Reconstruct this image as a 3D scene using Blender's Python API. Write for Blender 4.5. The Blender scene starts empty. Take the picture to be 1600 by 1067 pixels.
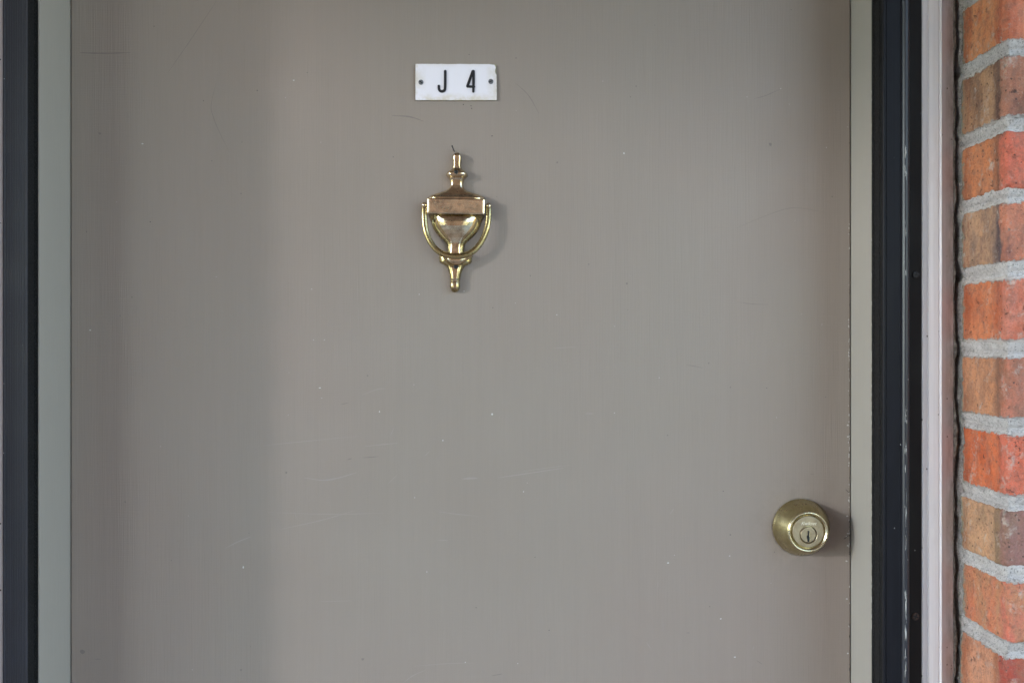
import bpy, bmesh, math, random
from mathutils import Vector, Matrix, noise, Quaternion

random.seed(7)
C = bpy.context.scene.collection
S = bpy.context.scene
R = math.radians

# ------------------------------------------------------------------ camera
CAMD, ZC, K = 1.17, 1.317, 0.00075            # distance to the door, lens height, metres per photo pixel on the door
cam = bpy.data.objects.new('camera', bpy.data.cameras.new('camera'))
C.objects.link(cam); S.camera = cam
cam.location = (0, -CAMD, ZC); cam.rotation_euler = (R(90), 0, 0)
cam.data.sensor_width = 36; cam.data.lens = 36 * CAMD / (1600 * K)
cam.data.clip_start = 0.01; cam.data.clip_end = 600

# ------------------------------------------------------------------ sky, sun, exposure
SUN_AZ, SUN_EL = 61.0, 10.5                   # degrees to the left of the door's own normal, degrees up
w = bpy.data.worlds.new('World'); S.world = w; w.use_nodes = True
wn, wl = w.node_tree.nodes, w.node_tree.links
sky = wn.new('ShaderNodeTexSky'); sky.sky_type = 'NISHITA'; sky.sun_disc = False
sky.sun_elevation = R(SUN_EL); sky.sun_rotation = R(180 + SUN_AZ)
sky.air_density = 0.67; sky.dust_density = 0.0; sky.ozone_density = 0.0
wl.new(sky.outputs[0], wn['Background'].inputs[0]); wn['Background'].inputs[1].default_value = 0.15
sd = bpy.data.lights.new('sun', 'SUN'); sd.energy = 0.158; sd.angle = R(3.5); sd.color = (1.0, 0.98, 0.96)
sun = bpy.data.objects.new('sun', sd); C.objects.link(sun)
L = Vector((-math.sin(R(SUN_AZ)) * math.cos(R(SUN_EL)), -math.cos(R(SUN_AZ)) * math.cos(R(SUN_EL)), math.sin(R(SUN_EL))))
sun.location = L * 8 + Vector((0, 0, 1)); sun.rotation_euler = (-L).to_track_quat('-Z', 'Y').to_euler()
S.view_settings.view_transform = 'Standard'; S.view_settings.look = 'None'
S.view_settings.gamma = 1; S.view_settings.use_curve_mapping = False
S.view_settings.exposure = 3.29
S.cycles.max_bounces = 10; S.cycles.diffuse_bounces = 6
S.cycles.use_denoising = True

# ------------------------------------------------------------------ helpers
def X(px, d=0.0): return (px - 800) * K * (CAMD - d) / CAMD     # world x of a photo column at d metres in front of the door
def Z(py, d=0.0): return ZC - (py - 533.5) * K * (CAMD - d) / CAMD

def obj(name, me, mat=None, parent=None, loc=None, smooth=False):
    if isinstance(me, bmesh.types.BMesh):
        bm = me; me = bpy.data.meshes.new(name); bm.normal_update(); bm.to_mesh(me); bm.free()
    if mat is not None and not me.materials:
        for m in (mat if isinstance(mat, (list, tuple)) else [mat]): me.materials.append(m)
    if smooth:
        for p in me.polygons: p.use_smooth = True
    o = bpy.data.objects.new(name, me); C.objects.link(o)
    if parent is not None: o.parent = parent
    if loc is not None: o.location = loc
    return o

def thing(name, label, cat, loc=(0, 0, 0), group=None):
    o = bpy.data.objects.new(name, None); C.objects.link(o); o.location = loc
    o.empty_display_size = 0.05
    o['label'] = label; o['category'] = cat; o['kind'] = 'thing'
    if group: o['group'] = group
    return o

def box(bm, x0, x1, y0, y1, z0, z1, bev=0.0):
    r = bmesh.ops.create_cube(bm, size=1)
    vs = r['verts']
    for v in vs:
        v.co = Vector(((x0 + x1) / 2 + v.co.x * (x1 - x0), (y0 + y1) / 2 + v.co.y * (y1 - y0), (z0 + z1) / 2 + v.co.z * (z1 - z0)))
    if bev:
        es = list({e for v in vs for e in v.link_edges})
        bmesh.ops.bevel(bm, geom=es, offset=bev, segments=2, affect='EDGES', profile=0.6)

def grid(nu, nv, f, closed_u=False):
    """a sheet of (nu x nv) points f(i, j)"""
    me = bpy.data.meshes.new('sheet')
    vs = [tuple(f(i, j)) for i in range(nu) for j in range(nv)]
    fs = []
    for i in range(nu if closed_u else nu - 1):
        a = (i + 1) % nu
        for j in range(nv - 1):
            fs.append((i * nv + j, a * nv + j, a * nv + j + 1, i * nv + j + 1))
    me.from_pydata(vs, [], fs); me.update()
    return me

def lathe(prof, n=96):
    """profile [(radius, forward)] turned about the y axis; forward = -y"""
    bm = bmesh.new(); rings = []
    for r, d in prof:
        rings.append([bm.verts.new((r * math.cos(2 * math.pi * k / n), -d, r * math.sin(2 * math.pi * k / n))) for k in range(n)])
    for a, b in zip(rings, rings[1:]):
        for k in range(n):
            bm.faces.new((a[k], a[(k + 1) % n], b[(k + 1) % n], b[k]))
    bm.faces.new(list(reversed(rings[-1])))
    bmesh.ops.recalc_face_normals(bm, faces=bm.faces)
    return bm

def sweep(pts, radii, n=12, flat=1.0, cap=True, bm=None):
    """tube along pts with (half-width in the picture plane, half-depth) per point"""
    bm = bm or bmesh.new(); rings = []
    m = len(pts)
    for i, p in enumerate(pts):
        t = (Vector(pts[min(i + 1, m - 1)]) - Vector(pts[max(i - 1, 0)])).normalized()
        side = Vector((0, 1, 0)).cross(t)
        if side.length < 1e-4: side = Vector((1, 0, 0))
        side.normalize(); up = t.cross(side).normalized()
        rw, rd = radii[i] if isinstance(radii[i], tuple) else (radii[i], radii[i])
        rings.append([bm.verts.new(Vector(p) + side * rw * math.cos(2 * math.pi * k / n) + up * rd * math.sin(2 * math.pi * k / n)) for k in range(n)])
    for a, b in zip(rings, rings[1:]):
        for k in range(n): bm.faces.new((a[k], a[(k + 1) % n], b[(k + 1) % n], b[k]))
    if cap:
        bm.faces.new(list(reversed(rings[0]))); bm.faces.new(rings[-1])
    bmesh.ops.recalc_face_normals(bm, faces=bm.faces)
    return bm

def interp(tab, y):
    if y <= tab[0][0]: return tab[0][1:]
    for a, b in zip(tab, tab[1:]):
        if y <= b[0]:
            t = (y - a[0]) / (b[0] - a[0] + 1e-9)
            return tuple(p + (q - p) * t for p, q in zip(a[1:], b[1:]))
    return tab[-1][1:]

def catmull(pts, n=8):
    out = []
    P = [Vector(p) for p in pts]; P = [2 * P[0] - P[1]] + P + [2 * P[-1] - P[-2]]
    for i in range(1, len(P) - 2):
        for k in range(n):
            t = k / n; a, b, c, d = P[i - 1:i + 3]
            out.append(0.5 * ((2 * b) + (c - a) * t + (2 * a - 5 * b + 4 * c - d) * t * t + (3 * b - a - 3 * c + d) * t ** 3))
    out.append(P[-2]); return out

# ------------------------------------------------------------------ materials
class Mat:
    def __init__(s, name, rough=0.5, metal=0.0, spec=0.5):
        s.m = bpy.data.materials.new(name); s.m.use_nodes = True
        s.n, s.l = s.m.node_tree.nodes, s.m.node_tree.links
        s.b = s.n['Principled BSDF']; s.b.inputs['Roughness'].default_value = rough
        s.b.inputs['Metallic'].default_value = metal; s.b.inputs['Specular IOR Level'].default_value = spec
        s.geo = s.n.new('ShaderNodeNewGeometry'); s.tc = s.n.new('ShaderNodeTexCoord'); s.bumped = None
    def link(s, v, sock):
        if hasattr(v, 'links') or isinstance(v, bpy.types.NodeSocket): s.l.new(v, sock)
        else: sock.default_value = v
    def col(s, c): return (*c, 1.0) if isinstance(c, tuple) and len(c) == 3 else c
    def noise(s, scale, detail=3, rough=0.5, stretch=None, obj_space=False, dist=0.0):
        t = s.n.new('ShaderNodeTexNoise'); t.inputs['Scale'].default_value = scale
        t.inputs['Detail'].default_value = detail; t.inputs['Roughness'].default_value = rough; t.inputs['Distortion'].default_value = dist
        s.l.new(s.coords(stretch, obj_space), t.inputs['Vector']); return t.outputs['Fac']
    def voro(s, scale, stretch=None, obj_space=False):
        t = s.n.new('ShaderNodeTexVoronoi'); t.inputs['Scale'].default_value = scale
        s.l.new(s.coords(stretch, obj_space), t.inputs['Vector']); return t.outputs['Distance'], t.outputs['Color']
    def coords(s, stretch=None, obj_space=False):
        src = s.tc.outputs['Object'] if obj_space else s.geo.outputs['Position']
        if obj_space:
            oi = s.n.new('ShaderNodeObjectInfo'); add = s.n.new('ShaderNodeVectorMath'); add.operation = 'MULTIPLY_ADD'
            s.l.new(oi.outputs['Random'], add.inputs[0]); add.inputs[1].default_value = (13.7, 7.3, 5.1); s.l.new(src, add.inputs[2]); src = add.outputs[0]
        if stretch:
            m = s.n.new('ShaderNodeVectorMath'); m.operation = 'MULTIPLY'; m.inputs[1].default_value = stretch
            s.l.new(src, m.inputs[0]); src = m.outputs[0]
        return src
    def ramp(s, v, a, b, lo=0.0, hi=1.0):
        m = s.n.new('ShaderNodeMapRange'); m.inputs['From Min'].default_value = a; m.inputs['From Max'].default_value = b
        m.inputs['To Min'].default_value = lo; m.inputs['To Max'].default_value = hi; s.link(v, m.inputs['Value']); return m.outputs[0]
    def math(s, op, a, b=0.0):
        m = s.n.new('ShaderNodeMath'); m.operation = op; s.link(a, m.inputs[0]); s.link(b, m.inputs[1]); return m.outputs[0]
    def mix(s, f, a, b, mode='MIX'):
        m = s.n.new('ShaderNodeMix'); m.data_type = 'RGBA'; m.blend_type = mode
        s.link(f, m.inputs[0]); s.link(s.col(a), m.inputs[6]); s.link(s.col(b), m.inputs[7]); return m.outputs[2]
    def attr(s, name):
        a = s.n.new('ShaderNodeAttribute'); a.attribute_type = 'OBJECT'; a.attribute_name = name; return a.outputs['Color']
    def xyz(s, obj_space=False):
        sp = s.n.new('ShaderNodeSeparateXYZ'); s.l.new(s.tc.outputs['Object'] if obj_space else s.geo.outputs['Position'], sp.inputs[0]); return sp.outputs
    def base(s, c): s.link(s.col(c), s.b.inputs['Base Color']); return s
    def rough(s, v): s.link(v, s.b.inputs['Roughness']); return s
    def bump(s, h, dist=0.001, strength=1.0):
        b = s.n.new('ShaderNodeBump'); b.inputs['Distance'].default_value = dist; b.inputs['Strength'].default_value = strength
        s.l.new(h, b.inputs['Height'])
        if s.bumped is not None: s.l.new(s.bumped, b.inputs['Normal'])
        s.bumped = b.outputs[0]; s.l.new(s.bumped, s.b.inputs['Normal']); return s

def paint(name, c, rough=0.42, streak=0.03, spec=0.5, vert=True, specks=0.0, bumpd=0.00012):
    m = Mat(name, rough, spec=spec)
    st = (1, 1, 0.02) if vert else (0.02, 1, 1)
    a = m.noise(900, 3, 0.6, st); b = m.noise(7, 4, 0.55)
    col = m.mix(m.ramp(a, 0.3, 0.7), tuple(x * (1 - streak) for x in c), tuple(x * (1 + streak) for x in c))
    col = m.mix(m.ramp(b, 0.35, 0.7, 0, 0.35), col, tuple(x * 0.93 for x in c))
    if specks:
        d, vc = m.voro(70); sp = m.n.new('ShaderNodeSeparateColor'); m.l.new(vc, sp.inputs[0])
        f = m.math('MULTIPLY', m.math('LESS_THAN', d, 0.05), m.math('GREATER_THAN', sp.outputs[0], 1 - specks))
        col = m.mix(f, col, (0.06, 0.05, 0.04))
    m.base(col); m.rough(m.ramp(b, 0.3, 0.7, rough - 0.05, rough + 0.07))
    m.bump(a, bumpd); return m

# the door's taupe paint: brushed on in vertical strokes, scuffed
def door_paint():
    m = Mat('taupe_door_paint', 0.40, spec=0.45)
    c = (0.262, 0.2180, 0.1955)
    fine = m.noise(650, 2, 0.6, (1, 1, 0.022)); broad = m.noise(3.2, 5, 0.55); mid = m.noise(22, 4, 0.6, (1, 1, 0.35))
    cross = m.noise(700, 2, 0.6, (0.04, 1, 1))
    col = m.mix(m.ramp(fine, 0.32, 0.68), tuple(x * 0.98 for x in c), tuple(x * 1.02 for x in c))
    col = m.mix(m.ramp(cross, 0.35, 0.65, 0, 0.25), col, tuple(x * 0.97 for x in c))
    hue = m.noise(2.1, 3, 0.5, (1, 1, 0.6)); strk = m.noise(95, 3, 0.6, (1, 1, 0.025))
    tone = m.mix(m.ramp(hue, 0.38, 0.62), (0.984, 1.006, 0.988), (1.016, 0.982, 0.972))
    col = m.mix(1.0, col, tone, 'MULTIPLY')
    col = m.mix(m.ramp(strk, 0.35, 0.65), col, m.mix(1.0, col, (0.975, 0.975, 0.975), 'MULTIPLY'))
    col = m.mix(m.ramp(broad, 0.35, 0.68, 0, 0.8), col, m.mix(1.0, col, (0.975, 0.95, 0.935), 'MULTIPLY'))
    col = m.mix(m.ramp(mid, 0.45, 0.75, 0, 0.35), col, (c[0] * 0.94, c[1] * 0.955, c[2] * 0.95))
    # small dark nicks and pale specks scattered over the paint
    for scale, r, thr, cc in ((38, 0.026, 0.93, (0.08, 0.07, 0.06)), (46, 0.022, 0.95, (0.5, 0.47, 0.45)), (21, 0.024, 0.95, (0.12, 0.10, 0.09))):
        d, vc = m.voro(scale, (1, 1, 0.9)); sp = m.n.new('ShaderNodeSeparateColor'); m.l.new(vc, sp.inputs[0])
        f = m.math('MULTIPLY', m.math('LESS_THAN', d, r), m.math('GREATER_THAN', sp.outputs[1], thr))
        col = m.mix(m.math('MULTIPLY', f, 0.6), col, cc)
    # hand grime round the lock rose and toward the latch edge
    pz = m.xyz(); lx_, lz_ = X(1251), Z(823)
    dd = m.math('SQRT', m.math('ADD', m.math('POWER', m.math('SUBTRACT', pz[0], lx_), 2.0), m.math('POWER', m.math('SUBTRACT', pz[2], lz_), 2.0)))
    grime = m.math('MULTIPLY', m.ramp(dd, 0.075, 0.032), m.ramp(m.noise(60, 5, 0.7), 0.40, 0.68, 0.0, 0.26))
    col = m.mix(grime, col, (0.12, 0.098, 0.082))
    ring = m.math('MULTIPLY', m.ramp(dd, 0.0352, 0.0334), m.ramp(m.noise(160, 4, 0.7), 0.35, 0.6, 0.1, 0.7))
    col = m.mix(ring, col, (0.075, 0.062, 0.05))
    m.base(col)
    m.rough(m.ramp(m.noise(11, 4, 0.6), 0.3, 0.7, 0.36, 0.5))
    m.bump(fine, 0.00024); m.bump(strk, 0.0002); m.bump(cross, 0.00008); m.bump(m.noise(9, 2), 0.0015, 0.5)
    return m.m

M = {}
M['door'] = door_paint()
M['jamb'] = paint('sage_jamb_paint', (0.312, 0.284, 0.255), 0.42, 0.03, specks=0.05).m
M['scuff_light'] = paint('scuff_light', (0.288, 0.247, 0.226), 0.5, 0.02).m
M['scuff_dark'] = paint('scuff_dark', (0.19, 0.155, 0.143), 0.5, 0.02).m
M['chip'] = paint('white_primer_chip', (0.55, 0.53, 0.51), 0.6, 0.02).m
M['nick'] = paint('dark_nick', (0.05, 0.045, 0.04), 0.6, 0.02).m

def dark_alu(name, c, rough, specks=True, st=0.12, sp_=0.4):
    m = Mat(name, rough, spec=0.5)
    a = m.noise(1100, 2, 0.5, (1, 1, 0.004)); b = m.noise(60, 5, 0.7, (1, 1, 0.25))
    col = m.mix(m.ramp(a, 0.35, 0.65), tuple(x * (1 - st) for x in c), tuple(x * (1 + st) for x in c))
    col = m.mix(m.ramp(b, 0.5, 0.8, 0, 0.5), col, tuple(x * 1.7 for x in c))
    if specks:
        d, vc = m.voro(150, (1, 1, 0.8)); sp = m.n.new('ShaderNodeSeparateColor'); m.l.new(vc, sp.inputs[0])
        f = m.math('MULTIPLY', m.math('LESS_THAN', d, 0.07), m.math('GREATER_THAN', sp.outputs[0], 0.90))
        col = m.mix(f, col, (0.45, 0.45, 0.45))
    m.base(col); m.rough(m.ramp(b, 0.3, 0.7, rough - 0.06, rough + 0.1)); m.bump(a, 0.0001); m.b.inputs['Specular IOR Level'].default_value = sp_
    return m.m
M['alu'] = dark_alu('charcoal_aluminium', (0.020, 0.022, 0.027), 0.36)
M['alu_rib'] = dark_alu('charcoal_ribbed_aluminium', (0.029, 0.029, 0.039), 0.42)
M['flange'] = dark_alu('black_brown_flange', (0.0085, 0.0060, 0.0064), 0.55, sp_=0.18)
M['alu_front'] = dark_alu('charcoal_smooth_aluminium', (0.011, 0.011, 0.0145), 0.40, sp_=0.07)
M['bead'] = dark_alu('charcoal_glossy_bead', (0.020, 0.020, 0.027), 0.32, sp_=0.4)
def brush_mat():
    m = Mat('weatherstrip_pile', 0.85, spec=0.2)
    a = m.noise(1500, 3, 0.7, (1, 1, 0.3)); b = m.noise(90, 4, 0.7)
    col = m.mix(m.ramp(a, 0.5, 0.72), (0.005, 0.005, 0.0055), (0.040, 0.036, 0.037)); col = m.mix(m.ramp(b, 0.66, 0.78, 0, 0.4), col, (0.09, 0.08, 0.075))
    m.base(col); m.bump(a, 0.0006); return m.m
M['pile'] = brush_mat()
def trim_mat():
    m = Mat('white_casing_paint', 0.5, spec=0.4)
    a = m.noise(420, 3, 0.6, (1, 1, 0.02)); b = m.noise(26, 5, 0.65, (1, 1, 0.4)); x = m.xyz()
    c = (0.645, 0.61, 0.635)
    col = m.mix(m.ramp(a, 0.3, 0.7), tuple(v * 0.94 for v in c), tuple(v * 1.04 for v in c))
    # grime collects toward the wall side of the moulding
    g = m.math('MULTIPLY', m.ramp(x[0], 0.4655, 0.479), m.ramp(m.noise(110, 6, 0.75, (1, 1, 0.3)), 0.36, 0.64, 0.12, 0.95))
    col = m.mix(g, col, (0.19, 0.165, 0.15))
    col = m.mix(m.ramp(b, 0.55, 0.8, 0, 0.3), col, (0.42, 0.38, 0.36))
    d, vc = m.voro(170, (1, 1, 0.8)); sp = m.n.new('ShaderNodeSeparateColor'); m.l.new(vc, sp.inputs[0])
    f = m.math('MULTIPLY', m.math('LESS_THAN', d, 0.14), m.math('GREATER_THAN', sp.outputs[0], 0.88))
    col = m.mix(f, col, (0.07, 0.06, 0.055))
    m.base(col); m.bump(a, 0.0001); m.bump(b, 0.0008); return m.m
M['trim'] = trim_mat()
def caulk_mat():
    m = Mat('grimy_caulk', 0.85, spec=0.25)
    a = m.noise(160, 6, 0.7, (1, 1, 0.6)); b = m.noise(520, 4, 0.7)
    col = m.mix(m.ramp(a, 0.35, 0.62), (0.30, 0.275, 0.25), (0.075, 0.065, 0.058)); col = m.mix(m.ramp(b, 0.55, 0.72, 0, 0.85), col, (0.025, 0.022, 0.02))
    m.base(col); m.bump(b, 0.0012); return m.m
M['caulk'] = caulk_mat()
M['void'] = Mat('dark_dirty_gap', 0.95, spec=0.1).base((0.018, 0.016, 0.015)).m  # dirty back of the crack, near black to deepen its shade

def mortar_mat():
    m = Mat('grey_mortar', 0.92, spec=0.25)
    a = m.noise(230, 6, 0.8); b = m.noise(48, 5, 0.7); f = m.noise(560, 5, 0.8)
    col = m.mix(m.ramp(b, 0.36, 0.62), (0.84, 0.785, 0.78), (0.68, 0.62, 0.61))
    col = m.mix(m.ramp(a, 0.53, 0.64, 0, 0.75), col, (0.24, 0.205, 0.185))
    col = m.mix(m.ramp(f, 0.56, 0.63, 0, 0.85), col, (0.14, 0.118, 0.105))
    col = m.mix(m.ramp(f, 0.42, 0.33, 0, 0.6), col, (0.82, 0.77, 0.75))
    g = m.math('MULTIPLY', m.ramp(m.xyz()[1], -0.092, -0.078), m.ramp(m.noise(90, 4), 0.4, 0.7, 0, 0.6))
    col = m.mix(g, col, (0.42, 0.44, 0.38))
    m.base(col); m.bump(f, 0.0016); m.bump(a, 0.0045); return m.m
M['mortar'] = mortar_mat()

def brick_mat():
    """every brick carries its own three colours: reveal side, street side and stain"""
    m = Mat('brick_clay', 0.88, spec=0.25)
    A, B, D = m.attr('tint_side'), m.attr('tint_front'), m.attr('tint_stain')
    p = m.xyz(True)
    n1 = m.noise(34, 5, 0.65, (1, 1, 0.55), True); n2 = m.noise(170, 5, 0.7, None, True); n3 = m.noise(520, 4, 0.8, None, True); n4 = m.noise(60, 4, 0.6, (1, 1, 0.12), True)
    # object space: y = 0 is the street face, +y runs into the wall
    wob = m.math('ADD', p[1], m.ramp(n1, 0, 1, -0.012, 0.012))
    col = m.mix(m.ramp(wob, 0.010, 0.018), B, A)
    # dragged darker band beside the arris
    band = m.math('MULTIPLY', m.ramp(wob, 0.008, 0.014), m.ramp(wob, 0.030, 0.017))
    col = m.mix(m.math('MULTIPLY', band, m.ramp(n4, 0.36, 0.52, 0.25, 1.0)), col, D)
    col = m.mix(m.ramp(n1, 0.47, 0.66, 0, 0.75), col, D)
    lum = m.mix(0.5, col, (0.72, 0.50, 0.36), 'SOFT_LIGHT')
    col = m.mix(m.ramp(n4, 0.45, 0.62, 0, 0.6), col, lum)
    col = m.mix(m.ramp(n2, 0.50, 0.70, 0, 0.65), col, m.mix(1.0, col, (0.52, 0.40, 0.38), 'MULTIPLY'))
    back = m.math('MULTIPLY', m.ramp(wob, 0.070, 0.090), m.ramp(n4, 0.42, 0.58, 0.0, 0.7))
    col = m.mix(back, col, m.mix(0.6, D, (0.42, 0.10, 0.045)))
    # burnt specks and pale sand
    col = m.mix(m.ramp(n3, 0.59, 0.67, 0, 0.75), col, (0.045, 0.030, 0.028))
    col = m.mix(m.ramp(n3, 0.42, 0.32, 0, 0.5), col, (0.56, 0.44, 0.35))
    d, vc = m.voro(210, None, True); sp = m.n.new('ShaderNodeSeparateColor'); m.l.new(vc, sp.inputs[0])
    f = m.math('MULTIPLY', m.math('LESS_THAN', d, 0.24), m.math('GREATER_THAN', sp.outputs[0], 0.90))
    col = m.mix(m.math('MULTIPLY', f, 0.75), col, (0.05, 0.033, 0.032))
    dull = m.noise(85, 5, 0.75, None, True)
    col = m.mix(m.ramp(dull, 0.44, 0.62, 0, 0.55), col, m.mix(0.55, col, (0.27, 0.19, 0.155)))
    pit = m.math('MULTIPLY', m.ramp(m.noise(120, 3, 0.6, None, True), 0.64, 0.68), m.ramp(n3, 0.42, 0.56))
    col = m.mix(m.math('MULTIPLY', pit, 0.85), col, (0.06, 0.042, 0.04))
    # lime bloom on patches and mortar smeared over the arrises
    bl = m.math('MULTIPLY', m.ramp(m.noise(46, 5, 0.7, None, True), 0.56, 0.68), m.ramp(n2, 0.40, 0.6))
    col = m.mix(m.math('MULTIPLY', bl, 0.68), col, (0.62, 0.55, 0.49))
    az = m.math('ABSOLUTE', p[2]); edge = m.math('ADD', az, m.ramp(n2, 0.2, 0.8, -0.0035, 0.0035))
    col = m.mix(m.ramp(edge, 0.0285, 0.0298, 0, 0.9), col, (0.60, 0.55, 0.53))
    far = m.math('ADD', p[1], m.ramp(n2, 0.2, 0.8, -0.006, 0.006))
    col = m.mix(m.ramp(far, 0.0925, 0.096, 0, 0.75), col, (0.33, 0.35, 0.29))
    m.base(col)
    m.bump(n3, 0.0013); m.bump(m.math('SUBTRACT', 1.0, pit), 0.0018); m.bump(n2, 0.0034); m.bump(n4, 0.0014); m.bump(m.ramp(edge, 0.0292, 0.0303), 0.0008)
    return m.m
M['brick'] = brick_mat()

def brass(name, c, rough, tarn, tarnish=0.5, pits=True, bd=1.0):
    m = Mat(name, rough, 1.0)
    a = m.noise(95, 5, 0.65); b = m.noise(420, 4, 0.7); s = m.noise(1400, 2, 0.5, (0.05, 1, 1))
    col = m.mix(m.ramp(a, 0.45, 0.68, 0, tarnish), c, tarn)
    if pits:
        d, vc = m.voro(330); sp = m.n.new('ShaderNodeSeparateColor'); m.l.new(vc, sp.inputs[0])
        f = m.math('MULTIPLY', m.math('LESS_THAN', d, 0.20), m.math('GREATER_THAN', sp.outputs[0], 0.90))
        col = m.mix(m.math('MULTIPLY', f, 0.85), col, (0.06, 0.04, 0.025))
    m.base(col); m.rough(m.math('ADD', m.ramp(a, 0.35, 0.7, rough - 0.04, rough + 0.09), m.ramp(b, 0.4, 0.7, 0, 0.05)))
    m.bump(s, 0.00006 * bd); m.bump(b, 0.00012 * bd); return m.m
M['brass'] = brass('old_polished_brass', (0.78, 0.63, 0.41), 0.13, (0.27, 0.185, 0.11), 0.8)
M['brass_rim'] = brass('unpolished_brass', (0.47, 0.38, 0.19), 0.22, (0.17, 0.125, 0.055), 0.75)
M['brass_plaque'] = brass('worn_brass_plaque', (0.84, 0.67, 0.46), 0.19, (0.33, 0.245, 0.175), 0.85)
M['satin'] = brass('satin_antique_brass', (0.50, 0.43, 0.24), 0.28, (0.36, 0.30, 0.15), 0.7, False, 0.25)
M['satin_face'] = brass('satin_lock_face', (0.42, 0.345, 0.245), 0.38, (0.31, 0.235, 0.15), 0.85, False, 0.25)
M['ring'] = brass('bright_lock_ring', (0.74, 0.66, 0.45), 0.2, (0.5, 0.42, 0.24), 0.4, False, 0.25)
M['black_steel'] = Mat('blackened_screw', 0.45, 0.6).base((0.035, 0.033, 0.035)).m
M['grey_steel'] = Mat('dull_steel_screw', 0.5, 0.7).base((0.17, 0.17, 0.185)).m
M['rust_steel'] = Mat('rusty_screw', 0.7, 0.3).base((0.07, 0.040, 0.030)).m
M['keyhole'] = Mat('keyway_dark', 0.7, 0.0).base((0.006, 0.006, 0.006)).m
M['engrave'] = Mat('engraved_mark', 0.45, 1.0).base((0.80, 0.74, 0.62)).m
def plate_mat():
    m = Mat('white_acrylic_plate', 0.28, spec=0.5)
    p = m.xyz(True); n = m.noise(70, 5, 0.65); n2 = m.noise(240, 4, 0.6)
    # yellowed dirt creeping in from the edges (object space, centred)
    ex = m.ramp(m.math('ABSOLUTE', p[0]), 0.034, 0.047); ez = m.ramp(p[2], -0.012, -0.0215); et = m.ramp(p[2], 0.017, 0.0215)
    e = m.math('MAXIMUM', m.math('MAXIMUM', m.math('MULTIPLY', ex, 0.65), ez), m.math('MULTIPLY', et, 0.3))
    f = m.math('MULTIPLY', e, m.ramp(n, 0.36, 0.60))
    col = m.mix(m.math('MULTIPLY', f, 0.85), (0.74, 0.70, 0.77), (0.50, 0.41, 0.27))
    col = m.mix(m.ramp(n2, 0.7, 0.8, 0, 0.2), col, (0.6, 0.56, 0.46))
    m.base(col); return m.m
M['plate'] = plate_mat()
M['plate_edge'] = paint('yellowed_plate_edge', (0.30, 0.27, 0.17), 0.5, 0.05).m
M['letter'] = Mat('black_letter', 0.4).base((0.012, 0.012, 0.017)).m

def ground_mat():
    m = Mat('lawn', 0.95, spec=0.1); m.base(m.mix(m.ramp(m.noise(1.2, 5), 0.35, 0.65), (0.060, 0.075, 0.028), (0.095, 0.100, 0.045))); return m.m
def floor_mat():
    m = Mat('porch_concrete', 0.8, spec=0.3); m.base(m.mix(m.ramp(m.noise(6, 6), 0.3, 0.7), (0.36, 0.26, 0.21), (0.28, 0.19, 0.15))); return m.m
def far_brick_mat():
    m = Mat('far_brick', 0.9, spec=0.2)
    t = m.n.new('ShaderNodeTexBrick'); mp = m.n.new('ShaderNodeCombineXYZ'); p = m.xyz()
    m.l.new(m.math('ADD', p[0], p[1]), mp.inputs[0]); m.l.new(p[2], mp.inputs[1]); m.l.new(mp.outputs[0], t.inputs['Vector'])
    t.inputs['Color1'].default_value = (0.34, 0.14, 0.075, 1); t.inputs['Color2'].default_value = (0.27, 0.15, 0.09, 1); t.inputs['Mortar'].default_value = (0.4, 0.38, 0.36, 1)
    t.inputs['Scale'].default_value = 1; t.inputs['Mortar Size'].default_value = 0.006; t.inputs['Brick Width'].default_value = 0.206; t.inputs['Row Height'].default_value = 0.0742
    m.base(t.outputs['Color']); return m.m
M['lawn'], M['concrete'], M['far_brick'] = ground_mat(), floor_mat(), far_brick_mat()
pv = Mat('pale_bounce_paving', 0.85, spec=0.3); pv.base(pv.mix(pv.ramp(pv.noise(5, 6), 0.3, 0.7), (0.50, 0.48, 0.45), (0.40, 0.385, 0.365))); M['bounce_pavement'] = pv.m
M['soffit'] = paint('soffit_paint', (0.45, 0.34, 0.27), 0.7, 0.02, vert=False).m

# ------------------------------------------------------------------ setting round the doorway (unseen covered breezeway; ceiling and opposite wall sized for the light)
def struct(name, bm, mat):
    o = obj(name, bm, mat); o['kind'] = 'structure'; return o
bm = bmesh.new(); bmesh.ops.create_grid(bm, x_segments=1, y_segments=1, size=250); bmesh.ops.translate(bm, verts=bm.verts, vec=(0, 0, -0.15)); struct('ground', bm, M['lawn'])
bm = bmesh.new(); box(bm, -3.0, 1.2, -3.4, 0.4, -0.20, 0.0); struct('porch_floor', bm, M['concrete'])
bm = bmesh.new(); box(bm, -9, 12, -5.49, 3.0, -0.145, -0.09); struct('bounce_pavement', bm, M['bounce_pavement'])  # unseen pale slab, added to bounce light up onto jambs and bricks
bm = bmesh.new(); box(bm, -2.8, 0.9, -3.2, 0.4, 2.23, 2.53); struct('porch_ceiling', bm, M['soffit'])
bm = bmesh.new(); box(bm, -3.9, 1.6, -5.9, -5.5, -0.15, 3.2); struct('opposite_wall', bm, M['far_brick'])
bm = bmesh.new()
box(bm, -5.0, -1.22, -0.182, 0.3, -0.15, 2.62); box(bm, 1.22, 5.0, -0.182, 0.3, -0.15, 2.62); box(bm, -5, 5, 0.06, 0.3, -0.15, 2.62)
struct('building_wall', bm, M['far_brick'])

# ------------------------------------------------------------------ door
DX0, DX1, DTOP = X(111), X(1328.5), 2.035
door = thing('front_door', 'flat taupe painted entrance door with scuffed brushed paint and brass deadbolt', 'door', ((DX0 + DX1) / 2, 0, 0))
dx, dz = door.location.x, door.location.z
bm = bmesh.new(); box(bm, DX0 - dx, DX1 - dx, 0, 0.044, 0.015, DTOP, 0.0012)
obj('door_slab', bm, M['door'], door)

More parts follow.
